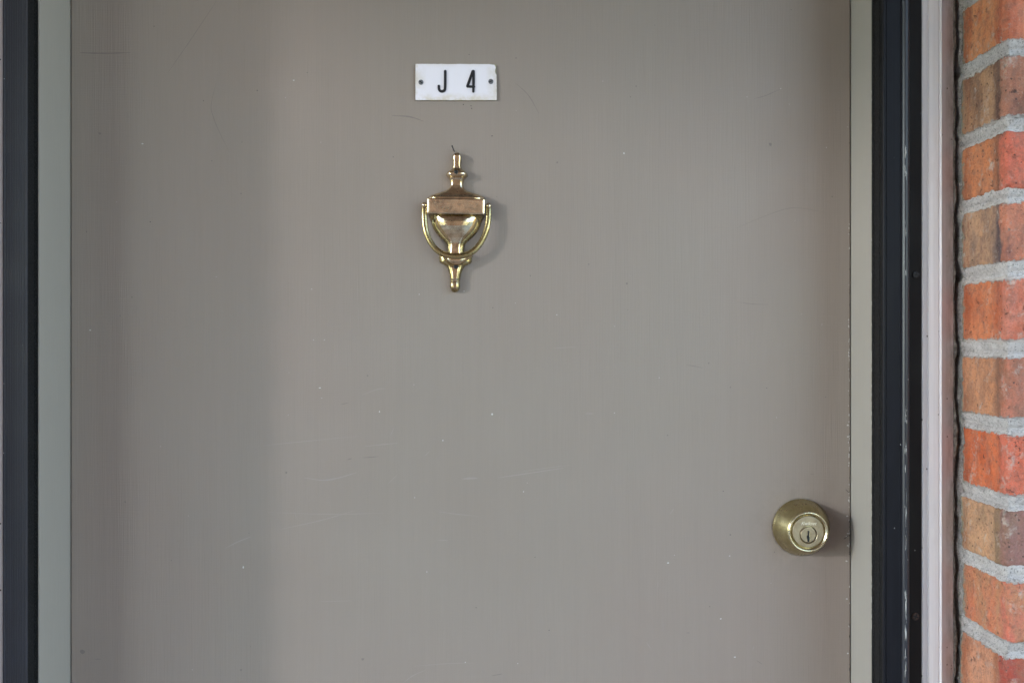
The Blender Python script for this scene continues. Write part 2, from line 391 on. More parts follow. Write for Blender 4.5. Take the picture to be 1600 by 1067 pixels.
# wear on the paint: thin flakes and hairline scratches a fraction of a millimetre proud
def marks(name, mat, strokes, flakes, off):
    bm = bmesh.new(); rnd = random.Random(len(strokes) * 7 + len(flakes))
    def P(px, py): return Vector((X(px) - dx, -off, Z(py)))
    for pts, wd in strokes:
        pp = catmull([P(*p) for p in pts], 7) if len(pts) > 2 else [P(*pts[0]).lerp(P(*pts[1]), i / 6) for i in range(7)]
        n = len(pp); prev = None
        for i, p in enumerate(pp):
            t = (pp[min(i + 1, n - 1)] - pp[max(i - 1, 0)]).normalized(); s = Vector((t.z, 0, -t.x))
            h = wd * K * 0.5 * (0.25 + 0.75 * math.sin(math.pi * (i + 0.3) / (n - 0.4))) * rnd.uniform(0.75, 1.2)
            a, b = bm.verts.new(p + s * h), bm.verts.new(p - s * h)
            if prev: bm.faces.new((prev[0], a, b, prev[1]))
            prev = (a, b)
    for px, py, rx, rz in flakes:
        n = 8; rx *= 0.8; rz *= 0.8; c = P(px, py)
        bm.faces.new([bm.verts.new(c + Vector((rx * K * rnd.uniform(0.55, 1.1) * math.cos(-2 * math.pi * k / n), 0, rz * K * rnd.uniform(0.55, 1.1) * math.sin(-2 * math.pi * k / n)))) for k in range(n)])
    bmesh.ops.recalc_face_normals(bm, faces=bm.faces)
    o = obj(name, bm, mat, door); o['kind'] = 'stuff'; return o
LS = [([(475, 746), (505, 750), (530, 746), (557, 738)], 2.2), ([(570, 697), (600, 694), (622, 692)], 1.4), ([(410, 696), (470, 690), (560, 681)], 0.9),
      ([(352, 856), (372, 846), (392, 838)], 1.6), ([(440, 826), (500, 813), (555, 797)], 1.2), ([(418, 800), (520, 803), (600, 801)], 0.8), ([(722, 748), (735, 747), (746, 747)], 3.0),
      ([(778, 746), (820, 740), (880, 731)], 1.7), ([(684, 843), (700, 844)], 1.0), ([(686, 799), (715, 803), (748, 806)], 1.1), ([(806, 738), (850, 731.5), (890, 726)], 0.7), ([(914, 646), (928, 646)], 1.6),
      ([(648, 1040), (700, 1036), (740, 1035)], 0.8), ([(630, 1066), (645, 1055), (665, 1046)], 1.2), ([(500, 939), (550, 938)], 0.9), ([(865, 544), (900, 542)], 1.0), ([(1047, 803), (1053, 794)], 1.4), ([(1010, 1003), (1018, 1014)], 1.0),
      ([(1028, 917), (1028, 908)], 0.9), ([(1176, 1016), (1178, 1008)], 1.0), ([(990, 700), (989, 640)], 0.5), ([(955, 800), (955, 750)], 0.6), ([(1270, 640), (1271, 560)], 0.6), ([(560, 520), (559, 430)], 0.6), ([(610, 680), (616, 668)], 0.9),
      ([(664, 712), (672, 704)], 1.0), ([(1036, 960), (1036, 990)], 0.6), ([(605, 757), (622, 740)], 0.8), ([(465, 812), (460, 800)], 0.6), ([(566, 617), (590, 608), (604, 607)], 1.1)]
LF = [(459, 126, 2, 1.2), (223, 225, 2.4, 1.1), (380, 886, 1.6, 3.2), (500, 606, 3, 1.4), (503, 622, 1, 1), (593, 643, 1.4, 2.2), (769, 647, 2, 2), (692, 688, 1.6, 1.6), (818, 768, 1.2, 1.2), (648, 777, 1, 1.3), (667, 893, 0.8, 2.0),
      (975, 240, 1.8, 2.2), (1291, 231, 0.9, 1.2), (1167, 152, 0.8, 1.0), (1220, 139, 0.8, 1.0), (1148, 1026, 2.6, 1.2), (1126, 966, 2.0, 1.4), (1140, 868, 1.6, 1.0), (1044, 879, 2.6, 1.6), (960, 645, 1, 1.1), (1284, 507, 0.9, 0.9),
      (487, 452, 1.4, 0.8), (700, 151, 1, 0.8), (716, 110, 1, 1), (141, 516, 2.2, 1.2), (809, 1036, 1, 1.2), (727, 1034, 1.1, 1.1), (725, 455, 1.2, 0.9), (655, 460, 1.6, 0.8), (490, 531, 0.9, 0.9), (507, 531, 1, 1), (1030, 590, 0.8, 1.0), (870, 492, 0.8, 1.6)]
DS = [([(543, 718), (550, 716)], 1.6), ([(566, 715), (580, 714), (592, 713)], 1.4), ([(1178, 155), (1196, 150), (1219, 140)], 0.9), ([(805, 130), (826, 150), (842, 178)], 1.0), ([(1150, 357), (1200, 336), (1240, 325), (1290, 332)], 0.7),
      ([(340, 0), (300, 60), (262, 115)], 0.8), ([(338, 130), (330, 165), (334, 185), (342, 205), (358, 238)], 0.8), ([(125, 83), (160, 84), (204, 83)], 2.0), ([(1072, 570), (1085, 572), (1098, 575)], 1.0), ([(532, 632), (545, 629)], 1.2), ([(1152, 472), (1175, 475), (1200, 476)], 0.8),
      ([(768, 1055), (785, 1052)], 1.3), ([(1182, 1031), (1191, 1037)], 1.0), ([(1072, 988), (1078, 988)], 1.0), ([(1266, 740), (1272, 741)], 1.0), ([(148, 1029), (158, 1029)], 1.0), ([(612, 181), (640, 183), (662, 190)], 2.0)]
DF = [(156, 209, 4.0, 2.4), (235, 347, 1.2, 1.2), (769, 213, 1.8, 1.0), (770, 481, 1.0, 1.0), (920, 413, 1.0, 1.0), (1043, 680, 1.0, 1.2), (1130, 767, 1.0, 1.0), (724, 164, 1.2, 1.2), (736, 166, 1.4, 1.2), (737, 170, 1.3, 1.4), (733, 86, 0.9, 1.0), (480, 114, 1.2, 1.0), (318, 158, 0.9, 1.2),
      (1203, 226, 3.5, 3.5), (1204, 225, 2, 2.4), (1141, 835, 1.8, 0.8), (836, 870, 0.9, 0.9), (858, 984, 1.0, 1.2), (567, 1029, 4, 3), (377, 1046, 3, 2), (129, 1017, 5, 5), (1198, 606, 1, 1), (1141, 605, 0.9, 0.9), (1210, 862, 1, 1), (1236, 16, 0.9, 0.9), (331, 252, 0.9, 0.9), (402, 142, 1.2, 1.6), (985, 152, 0.9, 1.0)]
marks('scuff_streaks', M['scuff_light'], LS, [], 0.00022)
marks('paint_chips', M['chip'], [], LF, 0.00026)
marks('dark_scratches', M['scuff_dark'], DS, DF[:1] + DF[13:15] + DF[18:21], 0.0003)
marks('dark_nicks', M['nick'], [], DF[1:13] + DF[15:18] + DF[21:], 0.00034)
# flaked paint along the lock edge
rnd = random.Random(4); EF = []
for _ in range(64):
    y = rnd.choice([rnd.gauss(690, 35), rnd.gauss(560, 30), rnd.gauss(815, 45), rnd.uniform(300, 1060)])
    EF.append((1327.2 - abs(rnd.gauss(0, 0.9)), y, rnd.uniform(0.4, 1.5), rnd.uniform(0.6, 3.6)))
for y in (664, 682, 806, 833, 838, 852, 876, 935, 1020): EF.append((1325 - rnd.random() * 3, y, 2.4, 1.6))
marks('edge_chips', M['chip'], [], EF, 0.0004)
marks('edge_nicks', M['nick'], [([(1326, 836), (1318, 842)], 1.2), ([(1327, 770), (1321, 764)], 1.0)], [(1327, rnd.uniform(120, 1050), 0.9, rnd.uniform(1, 3)) for _ in range(26)], 0.00044)

# deadbolt (a part of the door, with its own pieces)
LX, LZ = X(1251), Z(823)
t = lathe([(0.0330, 0.0), (0.0330, 0.0022), (0.0326, 0.0032), (0.0320, 0.0045), (0.0314, 0.0075), (0.0303, 0.0120), (0.0286, 0.0170), (0.0266, 0.0215), (0.0246, 0.0255), (0.0232, 0.0280), (0.0231, 0.0284)], 128)
lock = obj('deadbolt', t, M['satin'], door, (LX - dx, 0, LZ), True)
rg = lathe([(0.0228, 0.0280), (0.0231, 0.0292), (0.0229, 0.0306), (0.0222, 0.0313), (0.0213, 0.0314), (0.0206, 0.0308), (0.0199, 0.0299), (0.0193, 0.0295), (0.0190, 0.0240), (0.0, 0.0240)], 128)
obj('lock_ring', rg, M['ring'], lock, (0, 0, 0), True)
fc = lathe([(0.0182, 0.0284), (0.0182, 0.0296), (0.0179, 0.0302), (0.0174, 0.0303), (0.0096, 0.0303), (0.0096, 0.0303)], 128)
# face disc with a round opening that the plug sits in, below its middle
PZ = -0.0034
bm = bmesh.new(); n = 128; outer = [(0.0182, 0.0262), (0.0182, 0.0296), (0.0179, 0.0302), (0.0174, 0.0304)]; rings = []
for r, d in outer: rings.append([bm.verts.new((r * math.cos(2 * math.pi * k / n), -d, r * math.sin(2 * math.pi * k / n))) for k in range(n)])
for r, d in ((0.0102, 0.0304), (0.0099, 0.0301), (0.0098, 0.0262)): rings.append([bm.verts.new((r * math.cos(2 * math.pi * k / n), -d, PZ + r * math.sin(2 * math.pi * k / n))) for k in range(n)])
for a, b in zip(rings, rings[1:]):
    for k in range(n): bm.faces.new((a[k], a[(k + 1) % n], b[(k + 1) % n], b[k]))
bmesh.ops.recalc_face_normals(bm, faces=bm.faces); fc.free()
fo = obj('lock_face', bm, M['satin_face'], lock)
pl = lathe([(0.0090, 0.0262), (0.0090, 0.0299), (0.0086, 0.0304), (0.0081, 0.0305), (0.0, 0.0305)], 64)
obj('key_plug', pl, M['satin_face'], lock, (0, 0, PZ))
kw = [(-0.0009, 0.0046), (0.0008, 0.0046), (0.0010, 0.0010), (0.0006, -0.0004), (0.0016, -0.0018), (0.0014, -0.0040), (0.0010, -0.0080), (-0.0012, -0.0080), (-0.0013, -0.0046), (-0.0019, -0.0034), (-0.0018, -0.0012), (-0.0008, 0.0002)]
bm = bmesh.new(); f0 = bm.faces.new([bm.verts.new((x, -0.03062, z)) for x, z in kw]); g = bmesh.ops.extrude_face_region(bm, geom=[f0])
bmesh.ops.translate(bm, verts=[v for v in g['geom'] if isinstance(v, bmesh.types.BMVert)], vec=(0, 0.0006, 0)); bmesh.ops.recalc_face_normals(bm, faces=bm.faces)
obj('keyhole', bm, M['keyhole'], lock, (0, 0, PZ))
bm = bmesh.new(); box(bm, 0.0012, 0.0019, -0.03075, -0.0303, -0.006, 0.003); obj('keyway_ward', bm, M['ring'], lock, (0, 0, PZ))
def text_mesh(s, size, ext, shear=0.0):
    cu = bpy.data.curves.new('t', 'FONT'); cu.body = s; cu.size = size; cu.extrude = ext; cu.align_x = 'CENTER'; cu.align_y = 'CENTER'; cu.shear = shear; cu.offset = size * 0.012
    o = bpy.data.objects.new('t', cu); C.objects.link(o); bpy.context.view_layer.update()
    me = bpy.data.meshes.new_from_object(o.evaluated_get(bpy.context.evaluated_depsgraph_get()))
    bpy.data.objects.remove(o); bpy.data.curves.remove(cu); me.transform(Matrix.Rotation(R(90), 4, 'X')); return me
obj('stamped_name', text_mesh('Kwikset', 0.0053, 0.0001, 0.35), M['engrave'], lock, (0.0002, -0.03048, 0.0096))

# ------------------------------------------------------------------ number plate
PW, PH, PD = 0.0946, 0.0424, 0.0026
plate = thing('number_plate', 'white plastic plate reading J 4 in black, screwed above the knocker', 'sign', (X(712.6), 0, Z(129.6)))
rnd = random.Random(11); out = []
def edge_pts(a, b, n, jit):
    return [(a[0] + (b[0] - a[0]) * i / n + rnd.uniform(-jit, jit), a[1] + (b[1] - a[1]) * i / n + rnd.uniform(-jit, jit)) for i in range(n)]
hw, hh = PW / 2, PH / 2
out += edge_pts((-hw, hh), (hw - 0.0052, hh - 0.0002), 24, 0.00012)
out += [(hw - 0.0046, hh - 0.0009), (hw - 0.0026, hh - 0.0010), (hw - 0.0014, hh - 0.0022), (hw - 0.0008, hh - 0.0045), (hw - 0.0013, hh - 0.0066), (hw - 0.0016, hh - 0.0085), (hw - 0.0010, hh - 0.0110), (hw - 0.0002, hh - 0.0122)]
out += edge_pts((hw + 0.0001, hh - 0.0135), (hw + 0.0004, -hh + 0.0002), 14, 0.00012)
out += edge_pts((hw + 0.0003, -hh), (-hw + 0.0004, -hh), 26, 0.00016)
out += edge_pts((-hw, -hh + 0.0003), (-hw, hh - 0.0003), 12, 0.00010)
bm = bmesh.new(); vf = [bm.verts.new((x, -PD, z)) for x, z in out]; vb = [bm.verts.new((x, 0.0, z)) for x, z in out]
ff = bm.faces.new(vf); nn = len(out)
for i in range(nn):
    f = bm.faces.new((vf[i], vf[(i + 1) % nn], vb[(i + 1) % nn], vb[i])); f.material_index = 1
bm.faces.new(list(reversed(vb))); bmesh.ops.recalc_face_normals(bm, faces=bm.faces)
obj('plate_body', bm, [M['plate'], M['plate_edge']], plate)
# corner bit left thinner where the plastic has chipped away
bm = bmesh.new(); box(bm, hw - 0.0052, hw - 0.0001, -0.0013, -0.0001, hh - 0.0130, hh - 0.0003, 0.0003); obj('chipped_corner', bm, M['plate_edge'], plate)
U = 0.75e-3 / 8.894                                        # one pixel of the enlarged plate
def pp(x, y): return ((x - 735) * U, (440 - y) * U)
def stroke(pts, wd, bm, d0=PD - 0.0002, dep=0.0010):
    """raised stroke with round ends: a strip of quads, its rim and two half-round caps"""
    P = [Vector((x, 0, z)) for x, z in pts]; n = len(P); wds = wd if isinstance(wd, list) else [wd] * n; rows = []
    def T(i): return (P[min(i + 1, n - 1)] - P[max(i - 1, 0)]).normalized()
    for i in range(n):
        t = T(i); sd_ = Vector((-t.z, 0, t.x)); rows.append((P[i] + sd_ * wds[i], P[i] - sd_ * wds[i]))
    def cap(p, t, w_): sd_ = Vector((-t.z, 0, t.x)); return [(p + sd_ * w_ * math.cos(a) + t * w_ * math.sin(a), p - sd_ * w_ * math.cos(a) + t * w_ * math.sin(a)) for a in (0.35, 0.8, 1.2, 1.5)]
    t0 = T(0); rows = [(q, p) for p, q in reversed(cap(P[0], -t0, wds[0]))] + rows + cap(P[-1], T(n - 1), wds[-1])
    V = [[bm.verts.new((p.x, -d, p.z)) for p, d in ((a, d0), (a, d0 + dep), (b, d0 + dep), (b, d0))] for a, b in rows]
    for u, v in zip(V, V[1:]):
        for k in range(3): bm.faces.new((u[k], u[k + 1], v[k + 1], v[k]))
bm = bmesh.new()
J = [(587, 292), (587, 360), (587, 430), (586, 500), (584, 535)] + [(542 + 43 * math.cos(a), 528 + 43 * math.sin(a)) for a in [R(v) for v in range(20, 170, 15)]] + [(500, 520), (499, 497)]
stroke([pp(*p) for p in J], 18.5 * U, bm); bmesh.ops.recalc_face_normals(bm, faces=bm.faces); obj('letter', bm, M['letter'], plate)
bm = bmesh.new()
stroke([pp(968, 292), pp(930, 400), pp(896, 498)], [18 * U, 18 * U, 19 * U], bm, PD - 0.0002, 0.0010)
stroke([pp(896, 503), pp(940, 505), pp(985, 506)], 17 * U, bm, PD - 0.0002, 0.00106)
stroke([pp(979, 292), pp(980, 430), pp(976, 573)], [18 * U, 19 * U, 16 * U], bm, PD - 0.0002, 0.00112)
bmesh.ops.recalc_face_normals(bm, faces=bm.faces); obj('numeral', bm, M['letter'], plate)
def screw(r, h, mat, parent, loc, ang, cross=False):
    s = obj('screw', lathe([(r, 0), (r, h * 0.5), (r * 0.9, h * 0.85), (r * 0.6, h), (0, h)], 28), mat, parent, loc, True)
    bm = bmesh.new()
    for k in range(2 if cross else 1):
        b2 = bmesh.new(); box(b2, -r * 0.8, r * 0.8, -h - 0.0001, -h + 0.0002, -r * 0.17, r * 0.17)
        bmesh.ops.rotate(b2, verts=b2.verts, matrix=Matrix.Rotation(ang + k * math.pi / 2, 3, 'Y')); me = bpy.data.meshes.new('x')
        if k: bmesh.ops.translate(b2, verts=b2.verts, vec=(0, -0.00004, 0))
        b2.to_mesh(me); b2.free(); bm.from_mesh(me); bpy.data.meshes.remove(me)
    obj('slot', bm, M['keyhole'], s); return s
sx, sz = pp(250, 443); screw(35 * U, 0.0009, M['grey_steel'], plate, (sx, -PD, sz), R(35))
sx, sz = pp(1219, 433); screw(35 * U, 0.0009, M['grey_steel'], plate, (sx, -PD, sz), R(-20))

# ------------------------------------------------------------------ door knocker
KU = 0.75e-3 / 3.95 * 0.988
KX, KY = 367, 545                                            # middle of the knocker in the enlarged picture
knock = thing('door_knocker', 'tarnished brass urn shaped door knocker hanging below the white plate', 'door knocker', (X(712.9), 0, Z(348)))
knock.rotation_euler = (0, R(1.0), 0)
def kp(x, y): return ((x - KX - (y - KY) * 0.0175) * KU, (KY - y) * KU)
def relief(name, prof, mat, nx=33, step=3, base=0.0, parent=knock, xc=KX, sq=0.5):
    """cast relief: prof rows (Y, half width, height mm, flatness 0..1)"""
    ys = []; y = prof[0][0]
    while y < prof[-1][0]: ys.append(y); y += step
    ys.append(prof[-1][0])
    def f(i, j):
        hw_, h, fl = interp(prof, ys[i]); u = -1 + 2 * j / (nx - 1)
        u = math.copysign(abs(u) ** 0.8, u)
        q = 2 + 6 * fl
        d = base + (h * 1e-3) * max(0.0, 1 - abs(u) ** q) ** (1 / (2 - 0.7 * fl))
        if j in (0, nx - 1): d = 0.0
        return (hw_ * u * KU, -d, (KY - ys[i]) * KU)
    me = grid(len(ys), nx, f)
    bm = bmesh.new(); bm.from_mesh(me); bpy.data.meshes.remove(me)
    bmesh.ops.holes_fill(bm, edges=[e for e in bm.edges if e.is_boundary]); bmesh.ops.recalc_face_normals(bm, faces=bm.faces)
    return obj(name, bm, mat, parent, None, True)
top = relief('finial', [(111, 2, 2, .6), (113, 10, 4.5, .6), (116, 16, 6.5, .6), (122, 22, 8, .65), (131, 26.5, 9, .7), (142, 28, 9, .75), (155, 27.5, 8.8, .78), (180, 25, 8.4, .8), (200, 25, 8.2, .8), (211, 30, 7.8, .65), (222, 42, 9.5, .5), (231, 57, 11.5, .45), (241, 67, 12.4, .45), (252, 69, 12.4, .45), (262, 63, 11.5, .5), (270, 54, 9.4, .6), (282, 46, 8.6, .7), (300, 42, 8.2, .75), (318, 42, 8.2, .75), (332, 47, 8.4, .7), (345, 63, 8.8, .6), (356, 90, 9.6, .6), (366, 124, 10.6, .65), (374, 150, 11.4, .7), (380, 165, 12.0, .78), (386, 174, 12.8, .86), (393, 179, 13.8, .92), (401, 179, 14.2, .94), (404, 178, 14.0, .94)], M['brass'])
bm = bmesh.new(); box(bm, -178 * KU, 178 * KU, -0.0150, 0.0, (KY - 502) * KU, (KY - 403) * KU, 0.0016)
pan = obj('name_panel', bm, M['brass'], knock)
bm = bmesh.new(); box(bm, -165 * KU, 166 * KU, -0.0153, -0.0149, (KY - 490) * KU, (KY - 412) * KU, 0.00015); obj('panel_face', bm, M['brass_plaque'], pan)
relief('urn_rim', [(503, 176, 12.5, .9), (510, 172, 11.5, .8), (520, 168, 9.0, .7), (530, 163, 7.0, .7), (545, 156, 6.2, .8), (565, 152, 6, .8), (590, 140, 6, .8), (615, 123, 6, .8), (640, 99, 6, .8), (660, 77, 6, .8), (675, 62, 6, .8), (690, 54.5, 6, .8), (715, 53, 6, .8), (738, 54, 6, .8), (752, 60, 6, .8), (760, 72, 5, .7)], M['brass_rim'])
relief('urn_bowl', [(509, 148, 11.0, .35), (512, 148, 12.6, .3), (525, 144, 13.8, .2), (545, 138, 14.4, .16), (570, 130, 14.2, .14), (595, 115, 13.2, .14), (620, 93, 11.8, .2), (645, 67, 10.2, .3), (665, 49, 9.2, .45), (682, 42, 8.6, .6), (700, 41, 8.4, .65), (725, 42, 8.4, .65), (745, 44, 8.2, .65)], M['brass'])
relief('strike_plate', [(742, 96, 6.0, .8), (752, 103, 8.0, .8), (768, 104, 8.4, .8), (790, 102, 8.2, .8), (800, 94, 8.0, .7), (808, 78, 8.0, .6), (816, 62, 8.0, .6), (828, 52, 8.2, .65), (845, 44, 8.4, .7), (870, 36, 8.4, .75), (895, 31.5, 8.2, .75), (909, 29.5, 7.8, .75), (912, 29, 7.0, .75), (916, 30, 7.6, .75), (930, 31.5, 8.2, .75), (950, 31, 8.2, .7), (965, 26, 7.4, .65), (975, 18, 6, .6), (981, 8, 4, .6)], M['brass_rim'])
# facet of the tail catches the light: polished front on the dull casting
relief('tail_face', [(826, 40, 8.9, .75), (845, 32, 9.0, .75), (870, 25.5, 9.0, .8), (895, 21.5, 8.9, .8), (908, 20.5, 8.5, .8), (913, 20, 7.6, .8), (918, 21, 8.5, .8), (935, 22.5, 8.9, .8), (952, 20, 8.8, .7), (964, 12, 7.8, .65)], M['brass'])
# swinging bail with its half-moon knocker
cl = [(169, 446, 10.0), (170, 490, 11.6), (173, 540, 12.6), (180, 588, 13.4), (194, 634, 14.0), (218, 680, 14.6), (252, 720, 15.2), (295, 748, 15.8), (340, 760, 16.2), (376, 762, 16.4), (412, 759, 16.2), (452, 746, 15.8), (492, 718, 15.2), (525, 676, 14.6), (547, 630, 14.0), (561, 584, 13.4), (567, 538, 12.6), (568, 490, 11.6), (566, 444, 10.0)]
path = catmull([(kp(x, y)[0], -d * 0.78e-3, kp(x, y)[1]) for x, y, d in cl], 6)
nP = len(path); rad = []
for i in range(nP):
    s = abs(2 * i / (nP - 1) - 1); wv = 17.5 if s > 0.5 else 17.5 + 2.5 * (1 - s / 0.5)
    rad.append((wv * KU, 0.0021 + 0.0006 * (1 - s)))
bail = obj('bail_ring', sweep(path, rad, 14), M['brass_rim'], knock, None, True)
for bx, by in ((169, 446), (566, 444)):
    x, z = kp(bx, by); b2 = bmesh.new(); bmesh.ops.create_uvsphere(b2, u_segments=20, v_segments=12, radius=1)
    for v in b2.verts: v.co = Vector((x + v.co.x * 17 * KU, -0.0086 + v.co.y * 0.0028, z + v.co.z * 19 * KU))
    obj('pivot_eye', b2, M['brass'], bail, None, True)
    bm = bmesh.new(); x2 = kp(190 if bx < 300 else 545, by)[0]; sweep([(x, -0.0085, z), (x2, -0.0085, z)], [0.0014, 0.0014], 10, bm=bm); obj('pivot_pin', bm, M['black_steel'], bail)
hm = relief('clapper', [(752, 106, 9.5, .5), (760, 99, 11.5, .45), (768, 92, 13.4, .35), (778, 82, 14.4, .3), (790, 69, 14.4, .3), (801, 53, 13.4, .35), (810, 36, 11.8, .4), (816, 17, 10.0, .5), (818, 6, 9.0, .5)], M['brass'], parent=bail)
hm.location.x = 6 * KU
x, z = kp(359, 240); screw(13 * KU, 0.0008, M['black_steel'], knock, (x, -0.0122, z), R(45), True)
x, z = kp(378, 824); screw(15 * KU, 0.0006, M['black_steel'], knock, (x, -0.0086, z), R(10))
# the bent nail stuck in the door above it
nail = thing('nail', 'thin dark nail sticking out of the door just above the brass knocker', 'nail', (X(710.5), 0, Z(239)))
a, b = Vector((0, 0.004, -0.0002)), Vector((-0.0022, -0.013, 0.0052))
bm = sweep([a.lerp(b, i / 5) + Vector((0, 0, 0.0004 * math.sin(i))) for i in range(6)], [0.0006] * 6, 8); obj('shank', bm, M['black_steel'], nail, None, True)
bm = bmesh.new(); bmesh.ops.create_uvsphere(bm, u_segments=10, v_segments=6, radius=0.00105); bmesh.ops.translate(bm, verts=bm.verts, vec=b); obj('nail_head', bm, M['black_steel'], nail, None, True)

# ------------------------------------------------------------------ door frame: sage jambs and white casing
JD = 0.075
frame = thing('doorway', 'painted wooden door frame, sage green jambs inside weathered white casing', 'door frame', (0, -JD, 0))
def fbox(name, x0, x1, d0, d1, z0, z1, mat, bev=0.0008):
    bm = bmesh.new(); box(bm, x0, x1, -d1 + JD, -d0 + JD, z0, z1, bev); return obj(name, bm, mat, frame)
JL, JR = X(111) - 0.0011, X(1329.9)
fbox('jamb', JL - 0.032, JL, -0.055, JD, 0, DTOP + 0.03, M['jamb'])
fbox('jamb', JR, JR + 0.032, -0.055, JD, 0, DTOP + 0.03, M['jamb'])
fbox('head_jamb', JL, JR, -0.055, JD, DTOP + 0.003, DTOP + 0.03, M['jamb'])
def extrude_z(prof, z0, z1, nz=2, wob=0.0):
    me = grid(len(prof), nz, lambda i, j: (prof[i][0] + wob * noise.noise((i * 3.1, j * 0.7, 0.3)), -prof[i][1] + JD, z0 + (z1 - z0) * j / (nz - 1))); return me
def gx(px, d): return X(px, d)
TD = 0.0965
prof = [(0.4345, 0.060), (0.4345, 0.0925), (gx(1440.5, TD) - 0.001, TD - 0.0015), (gx(1442, TD), TD), (gx(1447, TD), TD), (gx(1448, TD), TD - 0.0012), (gx(1450, TD), TD - 0.0012), (gx(1451, TD), TD + 0.0004), (gx(1458, TD), TD + 0.0008), (gx(1466, TD), TD + 0.0006), (gx(1468, TD), TD - 0.0004),
        (gx(1469.5, TD), TD + 0.0012), (gx(1471, TD), TD + 0.0014), (gx(1472.5, TD), TD), (gx(1474, TD), TD - 0.003), (gx(1478, .092), 0.0920), (gx(1482, .090), 0.0900), (gx(1486, .088), 0.0882), (gx(1489.5, .0875), 0.0872), (gx(1490, .085), 0.085), (gx(1490, .085), 0.050)]
cz = obj('casing', extrude_z(prof, 0, 2.10, 160, 0.0003), M['trim'], frame)
profL = [(-(x) - 0.1095, d - 0.006) for x, d in prof]
obj('casing', extrude_z(profL, 0, 2.10, 60, 0.0003), M['trim'], frame)
fbox('head_casing', -0.544, 0.4345, 0.055, TD, DTOP + 0.0335, 2.10, M['trim'])
# old caulk along the casing, torn away from the wall
def torn(name, x_of, d, w_of, mat, parent, z0=0.75, z1=1.85, step=0.0016, thick=0.012, yoff=0.0):
    n = int((z1 - z0) / step); vs = []
    cols = 6
    def f(i, j):
        z = z0 + (z1 - z0) * i / n; a, b = w_of(z)
        if j == 0: return (a, -d + thick + yoff, z)
        if j == cols - 1: return (b, -d + thick + yoff, z)
        t = (j - 1) / (cols - 3); x = a + (b - a) * t
        return (x, -d + yoff - 0.0016 * math.sin(math.pi * t) + 0.0012 * noise.noise((x * 300, z * 260, d * 90)), z)
    return obj(name, grid(n + 1, cols, f), mat, parent)
def cw(z): return 5.0 * noise.noise((z * 17, 0.4, 2.2)) + 3.2 * noise.noise((z * 52, 7.4, 1.2))
def fb(z, s=0.0): return noise.noise((z * 22 + s, s, 1.3)) * 0.5 + noise.noise((z * 70 + s, 2.1, s)) * 0.3 + noise.noise((z * 230, s, 4.4)) * 0.42 + noise.noise((z * 560, s, 7.7)) * 0.35
CR = X(1490.5, 0.078)
torn('caulk', None, 0.0862, lambda z: (X(1488.4, .0862), X(max(1489.6, 1492.8 + cw(z) + 3.0 * fb(z, 3.0)), .0862)), M['caulk'], frame, yoff=JD)

# ------------------------------------------------------------------ storm door frame (dark aluminium)
storm = thing('storm_door_frame', 'dark charcoal aluminium storm door frame with ribbed stiles screwed to the casing', 'storm door frame', (0, -JD, 0))
def sgrid(name, prof, mat, z1=DTOP + 0.03, smooth=False):
    return obj(name, grid(len(prof), 2, lambda i, j: (prof[i][0], -prof[i][1] + JD, 0.0 if j == 0 else z1)), mat, storm, None, smooth)
# right side: inner face with pile, ribbed front, rounded bead, mounting flange
xs = JR - 0.0032
FD = 0.109
sgrid('weatherstrip', [(xs + 0.004, JD + .0004), (xs, JD + .0004), (xs - 0.0002, JD + 0.006), (xs + 0.0008, JD + 0.0065), (xs + 0.0008, JD + 0.016), (xs + 0.0003, JD + 0.0164), (xs + 0.0003, JD + 0.0225), (xs + 0.0014, JD + 0.023), (xs + 0.0014, FD - 0.004)], M['pile'])
x0 = xs + 0.0006; x1 = X(1408.5, FD); xb = X(1420, FD)
pr = [(x0 + 0.001, FD - 0.0042), (x0, FD - 0.004), (x0, FD - 0.0006), (x0 + 0.0006, FD), (x0 + 0.0022, FD), (x0 + 0.0025, FD - 0.0008), (x0 + 0.0032, FD - 0.0008), (x0 + 0.0036, FD - 0.0001)]
pr += [(x1 - 0.002, FD - 0.0001), (x1 - 0.0006, FD + 0.0003), (x1, FD + 0.0002)]
sgrid('stile', pr, M['alu_front'])
R0 = (xb - x1) / 2
pr = [(x1 + R0 - R0 * math.cos(a), FD + 0.0004 + R0 * 0.9 * math.sin(a)) for a in [math.pi * k / 12 for k in range(0, 13)]]
pr += [(xb, FD - 0.008), (xb - 0.001, 0.0965)]
sgrid('stile_bead', pr, M['bead'])
xf1 = X(1440.2, 0.0972)
sgrid('flange', [(xb - 0.0015, 0.0945), (xb - 0.0015, 0.0972), (xb + 0.004, 0.0972), (xb + 0.0043, 0.0967), (xb + 0.0048, 0.0967), (xb + 0.0051, 0.0972), (xf1 - 0.0005, 0.0973), (xf1, 0.0968), (xf1, 0.0940)], M['flange'])
for px, py, mt, nm in ((1430.5, 429.5, 'black_steel', None), (1430, 962.5, 'rust_steel', None)):
    s = screw(0.0040, 0.0014, M[mt], storm, (X(px, .0972), -0.0972 + JD, Z(py, .0972)), R(20), True)
